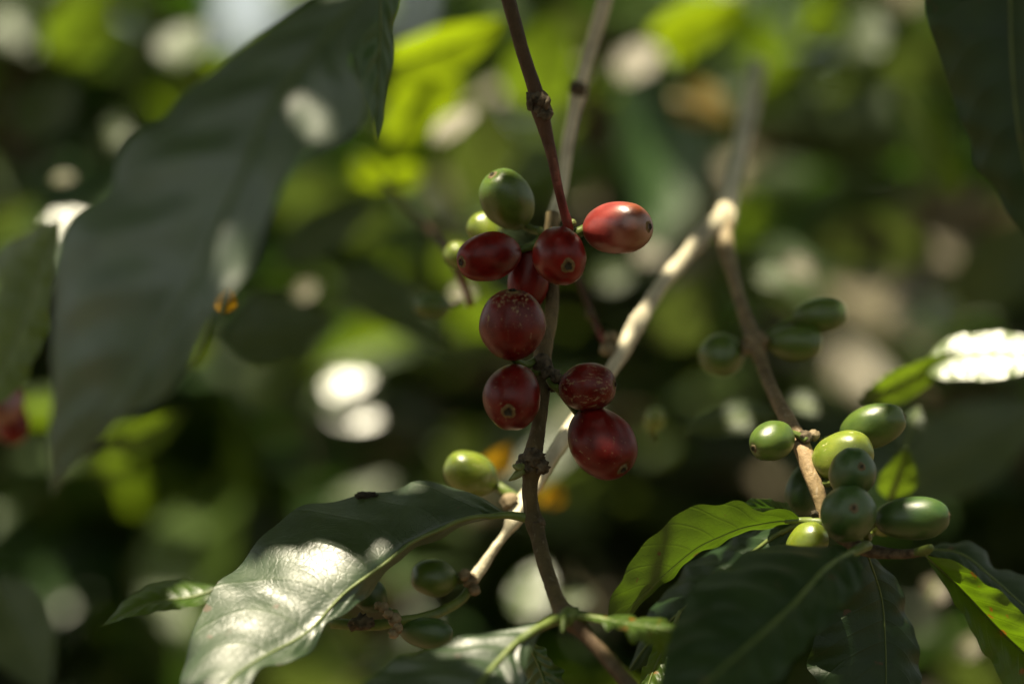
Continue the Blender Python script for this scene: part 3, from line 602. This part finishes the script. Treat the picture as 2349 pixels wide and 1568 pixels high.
loft("large dark leaf in shadow at the top right corner",
     [(2320, -160, -34), (2320, 100, -36), (2340, 320, -38), (2390, 520, -38), (2470, 720, -38)],
     [(2320, -160, -34), (2130, -60, -26), (2136, 71, -27), (2164, 165, -28), (2180, 219, -28), (2224, 307, -30), (2231, 379, -31), (2273, 428, -33), (2306, 477, -34), (2352, 548, -36), (2470, 720, -38)],
     [(2320, -160, -34), (2440, -60, -44), (2520, 140, -48), (2530, 400, -48), (2470, 720, -38)], "leaf_shaded", seed=14, ripple=0.0002)
loft("sunlit leaf glaring white at the right edge",
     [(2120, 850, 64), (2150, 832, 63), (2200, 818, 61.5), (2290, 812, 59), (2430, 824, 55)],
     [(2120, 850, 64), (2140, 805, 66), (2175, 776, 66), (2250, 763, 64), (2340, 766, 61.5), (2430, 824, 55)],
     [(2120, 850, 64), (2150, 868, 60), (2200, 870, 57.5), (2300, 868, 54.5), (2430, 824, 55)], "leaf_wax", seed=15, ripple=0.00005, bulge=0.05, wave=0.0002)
loft("smooth bluish green leaf at the left edge behind the large grey leaf",
     [(140, 505, 80), (85, 640, 76), (30, 790, 72), (-60, 960, 68)],
     [(140, 505, 80), (40, 540, 98), (-50, 640, 100), (-60, 960, 68)],
     [(140, 505, 80), (128, 640, 70), (108, 770, 66), (30, 905, 66), (-60, 960, 68)], "leaf_glow", seed=16, ripple=0.0001)  # lighter green borrowed here in place of reflected sky
loft("small narrow leaf with a glowing stalk end at the lower left",
     [(520, 1345, 22), (440, 1370, 20), (340, 1385, 18), (236, 1434, 16)],
     [(520, 1345, 22), (400, 1330, 26), (310, 1358, 24), (236, 1434, 16)],
     [(520, 1345, 22), (460, 1386, 18), (390, 1398, 14), (300, 1414, 14), (236, 1434, 16)], "leaf_young", seed=17, wave=0.0002, ripple=0.0001)
loft("yellow speckled leaf end low beside the narrow edge-on leaf",
     [(1560, 1400, 2), (1520, 1490, 0), (1490, 1560, -3), (1470, 1640, -6)],
     [(1560, 1400, 2), (1490, 1500, -1), (1468, 1560, -3), (1470, 1640, -6)],
     [(1560, 1400, 2), (1550, 1490, -2), (1530, 1570, -5), (1470, 1640, -6)], "leaf_spotted", seed=18)

for o in list(COL.objects):
    if o.get("label", "").startswith("arching leaf"):
        child("scab", lump(at(840, 1137, 9), 10 * K, 10, 99, 0.45, (1, 0, 0.0), 2.6), M["pit"], o)

# sun flecks on the foreground, from the photograph
for a in ((1368, 490, 1.2, 4.2), (1395, 478, 1.0, 4.8), (1425, 474, 1.0, 4.8), (1450, 478, 1.0, 4.2), (1472, 490, 1.5, 3), (1345, 512, 1.5, 2.5), (5, 900, 90, 3), (1110, 502, 24, 3), (1046, 568, 45, 3),
          (1662, 485, 70, 3.0), (1667, 550, 66, 1.5), (1574, 578, 60, 1.6), (1545, 618, 57, 1.6), (1463, 728, 46, 1.6), (1434, 788, 42, 1.6), (1330, 940, 33, 2), (1300, 985, 30, 4), (1270, 1030, 28, 4), (1235, 1085, 26, 3.5), (1195, 1150, 23, 3), (1120, 1275, 17, 3), (1105, 1295, 17, 3),
          (1072, 1050, 28, 3.5), (1100, 1060, 28, 3), (985, 1295, 14, 1.6),
          (1755, 975, 2, 3), (1775, 972, 2, 3), (1965, 945, 12, 3.5), (1985, 940, 12, 3), (1905, 1010, 2, 3.5), (1940, 1000, 2, 3.5), (1850, 1060, 4, 3), (1862, 1090, 3, 3), (1872, 1120, 1, 3),
          (1835, 1215, -4, 3), (1740, 1180, 0, 5), (1680, 1180, 0, 6), (1620, 1200, -2, 7), (1575, 1215, -2, 4),  (1800, 1180, 0, 4), (1760, 1225, 7, 3), (1830, 1195, 0, 3),
          (545, 1292, -4, 1.5), (500, 1360, -8, 4), (640, 1405, -12, 8), (750, 1385, -12, 6), (560, 1430, -16, 9), (650, 1450, -18, 9), (800, 1400, -14, 5), (700, 1490, -22, 6), (580, 1520, -26, 7), (480, 1530, -24, 4), (880, 1300, -8, 1.0),
          (2240, 1410, -3, 6), (2210, 1370, -3, 5), (2290, 1460, -2, 6), (2270, 1280, -9, 3), (2300, 1308, -9, 3),
          (2190, 815, 62, 9), (2240, 812, 60, 10), (2290, 812, 59, 10), (2350, 812, 57, 10),
          (445, 1375, 20, 3), (1200, 1455, -26, 3), (1230, 1432, -24, 3), (1150, 1490, -30, 2.2), (1110, 1480, -27, 2.0), (1120, 1530, -34, 2.5), (1040, 1500, -30, 1.5), (1480, 1432, -28, 4), (1400, 1420, -26, 3), (700, 262, -83, 1.1), (735, 290, -84, 0.6), (528, 590, -91, 1.1), (530, 545, -90, 0.9), (1505, 1540, -3, 3)):
    lit(*a)

# blurred leaves of the shrub behind, one by one
def single_leaf(label, px, py, mm, length, width, ang, tilt, mat, group="blurred leaves behind the fruit", yaw=0, seed=0, fold=0.18, droop=0.25, ripple=0.0004, name="background_leaf"):
    f = K * (DIST + mm * .001) / DIST
    L, W = length * f, width * f / 2
    g = np.random.default_rng(seed + 500); ph = g.uniform(0, 6.28, 3)
    nu, nh = 28, 5; V, UV = [], []
    for i in range(nu):
        u = i / (nu - 1); wd = W * (math.sin(math.pi * u ** 0.85) ** 0.8) * (1 - 0.25 * u) * 1.15 if 0 < u < 1 else W * 0.03
        for k in range(-nh, nh + 1):
            t_ = k / nh
            z = fold * abs(t_) * wd - droop * L * (u - 0.5) ** 2 + 0.05 * wd * t_ * t_ * math.sin(9 * u * 2 + ph[0] + t_) + ripple * math.cos(2 * math.pi * (9 * u - 1.5 * abs(t_) ** 1.4))
            V.append(Vector(((u - 0.5) * L, t_ * wd, z))); UV.append((u, 0.5 + 0.5 * t_))
    nc = 2 * nh + 1
    F = [(i * nc + j, i * nc + j + 1, (i + 1) * nc + j + 1, (i + 1) * nc + j) for i in range(nu - 1) for j in range(nc - 1)]
    t = empty(name, at(px, py, mm), label, "leaf", group)
    # local x = length, z = normal.  Face the viewer, turn in the picture plane, then tip the face up
    Rm = Matrix.Rotation(R(yaw), 3, 'Z') @ Matrix.Rotation(R(-tilt), 3, 'X') @ Matrix.Rotation(R(90), 3, 'X') @ Matrix.Rotation(R(ang), 3, 'Z')
    V = [Rm @ v for v in V]
    b = link("blade", V, F, M[mat], None, UV); b.parent = t
    rb = [list(Rm @ Vector(((i / 9 - 0.5) * L, 0, -droop * L * (i / 9 - 0.5) ** 2))) + [0.0006 * (1.3 - i / 9)] for i in range(10)]
    v_, f_, u_ = tube(rb, 20, 8, 0.02, seed); m_ = link("midrib", v_, f_, M["midrib"], None, u_); m_.parent = t
    return t

BG = [
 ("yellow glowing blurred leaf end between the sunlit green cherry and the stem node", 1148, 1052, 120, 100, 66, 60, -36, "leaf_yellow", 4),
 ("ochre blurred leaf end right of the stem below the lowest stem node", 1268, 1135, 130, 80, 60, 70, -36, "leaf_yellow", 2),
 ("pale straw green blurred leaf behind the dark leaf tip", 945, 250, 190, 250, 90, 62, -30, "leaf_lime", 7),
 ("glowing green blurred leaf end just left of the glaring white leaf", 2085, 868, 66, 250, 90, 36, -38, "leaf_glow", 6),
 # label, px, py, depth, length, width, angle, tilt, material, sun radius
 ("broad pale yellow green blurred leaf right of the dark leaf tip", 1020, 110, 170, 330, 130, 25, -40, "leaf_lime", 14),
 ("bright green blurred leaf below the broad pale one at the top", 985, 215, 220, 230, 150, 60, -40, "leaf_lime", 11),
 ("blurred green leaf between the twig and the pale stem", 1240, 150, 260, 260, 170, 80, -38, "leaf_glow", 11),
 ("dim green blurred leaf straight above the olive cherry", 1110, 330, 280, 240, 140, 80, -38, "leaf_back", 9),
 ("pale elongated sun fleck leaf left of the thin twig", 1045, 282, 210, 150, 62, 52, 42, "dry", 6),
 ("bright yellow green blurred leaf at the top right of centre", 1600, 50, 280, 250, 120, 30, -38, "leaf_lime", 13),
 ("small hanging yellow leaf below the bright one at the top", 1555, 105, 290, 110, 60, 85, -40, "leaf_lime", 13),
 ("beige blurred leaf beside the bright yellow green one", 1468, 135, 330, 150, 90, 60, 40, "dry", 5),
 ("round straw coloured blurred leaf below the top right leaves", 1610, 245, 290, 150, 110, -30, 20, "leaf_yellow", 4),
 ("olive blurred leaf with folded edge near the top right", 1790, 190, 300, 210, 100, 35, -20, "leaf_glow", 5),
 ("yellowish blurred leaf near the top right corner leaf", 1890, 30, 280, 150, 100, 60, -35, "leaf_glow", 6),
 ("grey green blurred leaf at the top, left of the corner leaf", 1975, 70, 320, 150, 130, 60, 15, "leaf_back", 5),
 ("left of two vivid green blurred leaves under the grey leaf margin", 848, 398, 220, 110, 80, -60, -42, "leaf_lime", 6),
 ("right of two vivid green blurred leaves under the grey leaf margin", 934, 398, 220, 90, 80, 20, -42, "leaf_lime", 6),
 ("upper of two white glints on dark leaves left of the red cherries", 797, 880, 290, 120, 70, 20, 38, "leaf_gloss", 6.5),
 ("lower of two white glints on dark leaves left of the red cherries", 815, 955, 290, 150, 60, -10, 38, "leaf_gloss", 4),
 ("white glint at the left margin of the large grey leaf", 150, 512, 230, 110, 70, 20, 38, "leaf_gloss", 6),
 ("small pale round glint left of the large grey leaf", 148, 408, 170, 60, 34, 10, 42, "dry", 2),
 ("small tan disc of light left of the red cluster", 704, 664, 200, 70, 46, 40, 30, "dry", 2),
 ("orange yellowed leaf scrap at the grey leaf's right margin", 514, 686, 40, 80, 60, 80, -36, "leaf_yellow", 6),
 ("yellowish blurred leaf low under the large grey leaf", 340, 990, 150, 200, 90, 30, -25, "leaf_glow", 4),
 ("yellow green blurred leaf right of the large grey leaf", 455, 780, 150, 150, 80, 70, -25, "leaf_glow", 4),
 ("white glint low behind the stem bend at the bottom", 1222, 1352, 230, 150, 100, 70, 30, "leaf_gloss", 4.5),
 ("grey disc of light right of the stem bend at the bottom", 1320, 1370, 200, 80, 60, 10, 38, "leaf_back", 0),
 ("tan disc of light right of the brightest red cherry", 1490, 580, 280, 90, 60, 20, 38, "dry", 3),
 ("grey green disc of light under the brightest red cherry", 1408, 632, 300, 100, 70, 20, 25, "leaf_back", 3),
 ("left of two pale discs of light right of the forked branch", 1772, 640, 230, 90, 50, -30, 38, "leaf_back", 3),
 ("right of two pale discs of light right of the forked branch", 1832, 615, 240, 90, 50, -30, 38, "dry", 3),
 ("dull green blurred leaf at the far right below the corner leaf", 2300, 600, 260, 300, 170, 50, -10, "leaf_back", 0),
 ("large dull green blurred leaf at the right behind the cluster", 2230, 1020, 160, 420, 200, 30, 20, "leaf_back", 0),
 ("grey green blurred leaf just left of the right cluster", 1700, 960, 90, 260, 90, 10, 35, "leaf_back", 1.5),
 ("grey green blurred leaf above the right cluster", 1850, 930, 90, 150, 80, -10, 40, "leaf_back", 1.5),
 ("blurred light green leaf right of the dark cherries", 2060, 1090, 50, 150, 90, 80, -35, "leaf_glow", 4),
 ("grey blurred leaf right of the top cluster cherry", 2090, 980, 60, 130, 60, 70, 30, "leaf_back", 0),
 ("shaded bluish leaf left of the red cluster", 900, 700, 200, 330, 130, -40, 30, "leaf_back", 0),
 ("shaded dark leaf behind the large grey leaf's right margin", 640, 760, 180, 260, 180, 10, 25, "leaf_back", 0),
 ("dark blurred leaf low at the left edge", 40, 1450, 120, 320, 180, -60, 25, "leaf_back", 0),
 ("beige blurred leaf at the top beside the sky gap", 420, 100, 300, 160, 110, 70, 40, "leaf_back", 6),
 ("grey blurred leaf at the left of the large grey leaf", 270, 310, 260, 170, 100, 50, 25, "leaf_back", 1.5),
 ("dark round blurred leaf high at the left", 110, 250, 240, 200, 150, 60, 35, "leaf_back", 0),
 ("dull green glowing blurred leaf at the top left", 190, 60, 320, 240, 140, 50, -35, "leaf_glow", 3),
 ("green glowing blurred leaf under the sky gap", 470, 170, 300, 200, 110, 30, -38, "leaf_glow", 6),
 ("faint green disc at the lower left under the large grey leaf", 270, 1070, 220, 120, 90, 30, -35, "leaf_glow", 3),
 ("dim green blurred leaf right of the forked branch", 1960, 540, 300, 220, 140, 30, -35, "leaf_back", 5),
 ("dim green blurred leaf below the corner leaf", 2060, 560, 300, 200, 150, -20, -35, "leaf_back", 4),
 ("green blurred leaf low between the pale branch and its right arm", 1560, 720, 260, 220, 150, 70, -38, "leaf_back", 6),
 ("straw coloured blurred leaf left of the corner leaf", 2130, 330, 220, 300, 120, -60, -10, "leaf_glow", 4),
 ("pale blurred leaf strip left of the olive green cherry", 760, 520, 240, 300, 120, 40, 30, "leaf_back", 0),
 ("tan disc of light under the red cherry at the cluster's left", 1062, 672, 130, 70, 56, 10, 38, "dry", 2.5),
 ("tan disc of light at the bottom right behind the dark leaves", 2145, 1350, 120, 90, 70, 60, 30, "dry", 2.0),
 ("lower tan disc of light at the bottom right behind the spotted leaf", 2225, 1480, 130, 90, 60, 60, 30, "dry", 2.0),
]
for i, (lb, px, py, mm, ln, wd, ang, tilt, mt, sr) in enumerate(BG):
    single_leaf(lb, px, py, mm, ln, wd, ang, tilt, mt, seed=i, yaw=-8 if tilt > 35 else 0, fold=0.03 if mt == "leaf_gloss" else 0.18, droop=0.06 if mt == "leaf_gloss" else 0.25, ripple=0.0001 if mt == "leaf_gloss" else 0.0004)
    if sr > 0: lit(px, py, mm, sr)

# ------------------------------------------------------------------ massed foliage (numpy)
SKYGAPS = [(562, 0, 100, 140), (930, 10, 30, 60)]   # gaps in the background where the sky shows (px, py, half sizes)

def leaf_cloud(centres, size, normals_tilt, g, nu=5, nh=2, holes=True, gaps=False, aspect=0.4):
    n = len(centres)
    U = np.linspace(0, 1, nu + 1); Vv = np.linspace(-1, 1, 2 * nh + 1)
    wd = np.sin(np.pi * U ** 0.85) ** 0.8; wd[0] = wd[-1] = 0.04
    base = np.array([[(u - 0.5), v * aspect * 0.5 * wd[i], 0.10 * abs(v) * wd[i] - 0.35 * (u - 0.5) ** 2] for i, u in enumerate(U) for v in Vv])
    uv0 = np.array([[u, 0.5 + 0.5 * v] for u in U for v in Vv])
    nc = len(Vv)
    f0 = np.array([(i * nc + j, i * nc + j + 1, (i + 1) * nc + j + 1, (i + 1) * nc + j) for i in range(nu) for j in range(nc - 1)])
    az = g.uniform(0, 2 * np.pi, n); tl = g.normal(0, 1, n) * normals_tilt[1] + normals_tilt[0]; ra = g.uniform(0, 2 * np.pi, n)
    nz = np.stack([np.sin(tl) * np.cos(az), np.sin(tl) * np.sin(az), np.cos(tl)], 1)
    ref = np.stack([np.cos(ra), np.sin(ra), np.zeros(n)], 1)
    x = ref - nz * np.sum(ref * nz, 1)[:, None]; x /= np.linalg.norm(x, axis=1)[:, None] + 1e-9
    y = np.cross(nz, x)
    s = g.uniform(size[0], size[1], n)
    P = centres[:, None, :] + s[:, None, None] * (base[None, :, 0:1] * x[:, None, :] + base[None, :, 1:2] * y[:, None, :] + base[None, :, 2:3] * nz[:, None, :])
    V = P.reshape(-1, 3); F = (f0[None] + (np.arange(n) * len(base))[:, None, None]).reshape(-1, 4); UV = np.tile(uv0, (n, 1))
    fc = V[F].mean(1); keep = np.ones(len(F), bool)
    sv = np.array(SUN)
    if holes:
        # faces touching a sun path to a LIT point are cut away as gaps
        for p, r in LIT:
            d = fc - np.array(p); t = d @ sv
            dist = np.linalg.norm(d - t[:, None] * sv, axis=1)
            near = np.nonzero((t > 0.012) & (dist < r + 0.02))[0]
            if len(near):
                q = V[F[near]] - np.array(p); q = np.concatenate([q, d[near][:, None]], 1)
                tq = q @ sv; dq = np.linalg.norm(q - tq[..., None] * sv, axis=2).min(1)
                keep[near[dq < r + 0.001]] = False
    if gaps:
        f = (DIST + fc[:, 1]) / DIST
        px = fc[:, 0] / (K * f) + 1174; py = 784 - (fc[:, 2] - CAMZ) / (K * f)
        for a, b, wx, wy in SKYGAPS:
            keep &= ~(((px - a) / wx) ** 2 + ((py - b) / wy) ** 2 < 1)
    F = F[keep]
    used = np.unique(F); remap = -np.ones(len(V), int); remap[used] = np.arange(len(used))
    return V[used], remap[F], UV[used]

def mesh_np(name, V, F, UV, mat, parent):
    me = bpy.data.meshes.new(name)
    me.vertices.add(len(V)); me.vertices.foreach_set("co", V.astype(np.float32).ravel())
    me.loops.add(F.size); me.loops.foreach_set("vertex_index", F.astype(np.int32).ravel())
    me.polygons.add(len(F)); me.polygons.foreach_set("loop_start", np.arange(0, F.size, 4, dtype=np.int32))
    me.update(calc_edges=True)
    l = me.uv_layers.new(name="UVMap"); l.data.foreach_set("uv", UV[F.ravel()].astype(np.float32).ravel())
    me.materials.append(mat); smooth(me); me.validate()
    o = bpy.data.objects.new(name, me); COL.objects.link(o)
    if parent: o.parent = parent
    return o

def shrub(label, x0, x1, y0, y1, z0, z1, n, mats, seed, size=(0.05, 0.11), nbr=5):
    g = np.random.default_rng(seed)
    base = Vector(((x0 + x1) / 2, (y0 + y1) / 2, 0.0))
    t = empty("coffee_shrub", base, label, "shrub", "coffee shrubs in the background")
    c = np.stack([g.uniform(x0, x1, n), g.uniform(y0, y1, n), g.uniform(z0, z1, n)], 1)
    # clumping: pull leaves towards random centres
    cc = np.stack([g.uniform(x0, x1, n // 25 + 2), g.uniform(y0, y1, n // 25 + 2), g.uniform(z0, z1, n // 25 + 2)], 1)
    c = c * 0.55 + cc[g.integers(0, len(cc), n)] * 0.45
    k = g.integers(0, len(mats), n)
    for i, mt in enumerate(mats):
        V, F, UV = leaf_cloud(c[k == i], size, (0.5, 0.55), g, gaps=True)
        mesh_np("foliage", V - np.array(base), F, UV, M[mt], t)
    parts = []
    top = base + Vector((0, 0, z1))
    trunk = tube([list(base) + [0.03], list(base + Vector((0.02, 0.01, 0.5))) + [0.022], list(base + Vector((-0.01, 0.02, 1.0))) + [0.016], list(top) + [0.006]], 30, 10, 0.1, seed)
    child("trunk", trunk, M["bark_dark"], t)
    for b in range(nbr):
        zz = z0 + (z1 - z0) * (b + 0.5) / nbr
        s = base + Vector((0, 0, zz)); e = Vector((g.uniform(x0, x1), g.uniform(y0, y1), zz + g.uniform(0.02, 0.2)))
        child("branch", tube([list(s) + [0.008], list((s + e) / 2 + Vector((0, 0, 0.03))) + [0.005], list(e) + [0.003]], 14, 8, 0.1, seed + b), M["bark_dark"], t)
    return t

shrub("nearest shrub on the left, its leaves blurred behind the large grey leaf", -0.32, -0.06, 0.34, 0.62, 0.85, 1.52, 400, ["leaf_back", "leaf", "leaf_back", "leaf_glow"], 21)
shrub("middle shrub blurred behind the red cherries, mixed bright and dark leaves", -0.08, 0.16, 0.40, 0.75, 0.85, 1.52, 400, ["leaf_back", "leaf", "leaf_back", "leaf_glow", "dry"], 22)
shrub("shadowy shrub on the right, dark gaps between its blurred leaves", 0.12, 0.42, 0.38, 0.75, 0.85, 1.52, 380, ["leaf", "leaf_back", "dry", "leaf"], 23)
shrub("farther shrub at the left, seen between nearer leaves", -0.7, -0.1, 0.85, 1.4, 0.6, 1.85, 1300, ["leaf_back", "leaf", "leaf_back", "leaf_glow"], 24)
shrub("farther shrub at the right, almost black in shade", 0.0, 0.75, 0.85, 1.4, 0.6, 1.85, 1500, ["leaf", "leaf_back", "leaf_back"], 25)
shrub("farthest row of shrubs closing off the view", -1.3, 1.3, 1.7, 2.4, 0.0, 2.3, 5200, ["leaf", "leaf_back"], 26, (0.08, 0.16))

shrub("unseen shrub row added behind the camera to deepen the shade", -1.6, 1.6, -1.9, -1.2, 0.0, 1.75, 3200, ["leaf", "leaf_back"], 27, (0.08, 0.16))  # unseen row, added to block the low sky and darken the shade

# unseen canopy overhead, gaps cut so sun flecks land on the LIT points
def canopy(seed):
    g = np.random.default_rng(seed)
    t = empty("shade_tree", (0.9, 1.2, 0), "unseen leafy shade tree overhead, its crown gapped to dapple the sunlight", "tree")
    parts = []
    n1 = 4600
    c1 = np.stack([g.uniform(-0.42, 0.26, n1), g.uniform(-0.26, 0.24, n1), g.uniform(0.24, 0.44, n1) + CAMZ], 1)
    n2 = 560
    c2 = np.stack([g.uniform(-0.75, 0.65, n2), g.uniform(0.20, 1.15, n2), np.zeros(n2)], 1); c2[:, 2] = CAMZ + g.uniform(0.26, 0.42, n2) + 0.30 * c2[:, 1]
    for i, (c, sz, nu) in enumerate(((c1, (0.03, 0.06), 9), (c2, (0.05, 0.09), 10))):
        V, F, UV = leaf_cloud(c, sz, (0.0, 0.45), g, nu, 3)
        parts.append((V, F, UV))
    V = np.vstack([p[0] for p in parts]); UV = np.vstack([p[2] for p in parts]); F = np.vstack([parts[0][1], parts[1][1] + len(parts[0][0])])
    mesh_np("crown", V - np.array((0.9, 1.2, 0)), F, UV, M["leaf"], t)
    child("trunk", tube([[0.9, 1.2, 0, 0.06], [0.92, 1.2, 0.8, 0.05], [0.85, 1.1, 1.6, 0.04], [0.6, 0.8, 1.95, 0.025], [0.2, 0.3, 1.80, 0.012], [-0.1, 0.05, 1.72, 0.005]], 60, 12, 0.08, 5), M["bark_dark"], t)
canopy(31)

# ground
g_ = np.random.default_rng(3)
xs = np.concatenate([[-200, -40, -10], np.linspace(-4, 4, 41), [10, 40, 200]]); ys = xs + 1
GV = [(x, y, 0.03 * math.sin(x * 2.1) * math.cos(y * 1.7) + (g_.normal() * 0.01 if abs(x) < 4 else 0)) for x in xs for y in ys]
m_ = len(ys); GF_ = [(i * m_ + j, (i + 1) * m_ + j, (i + 1) * m_ + j + 1, i * m_ + j + 1) for i in range(len(xs) - 1) for j in range(m_ - 1)]
tag(link("ground", GV, GF_, M["soil"]), kind="structure")
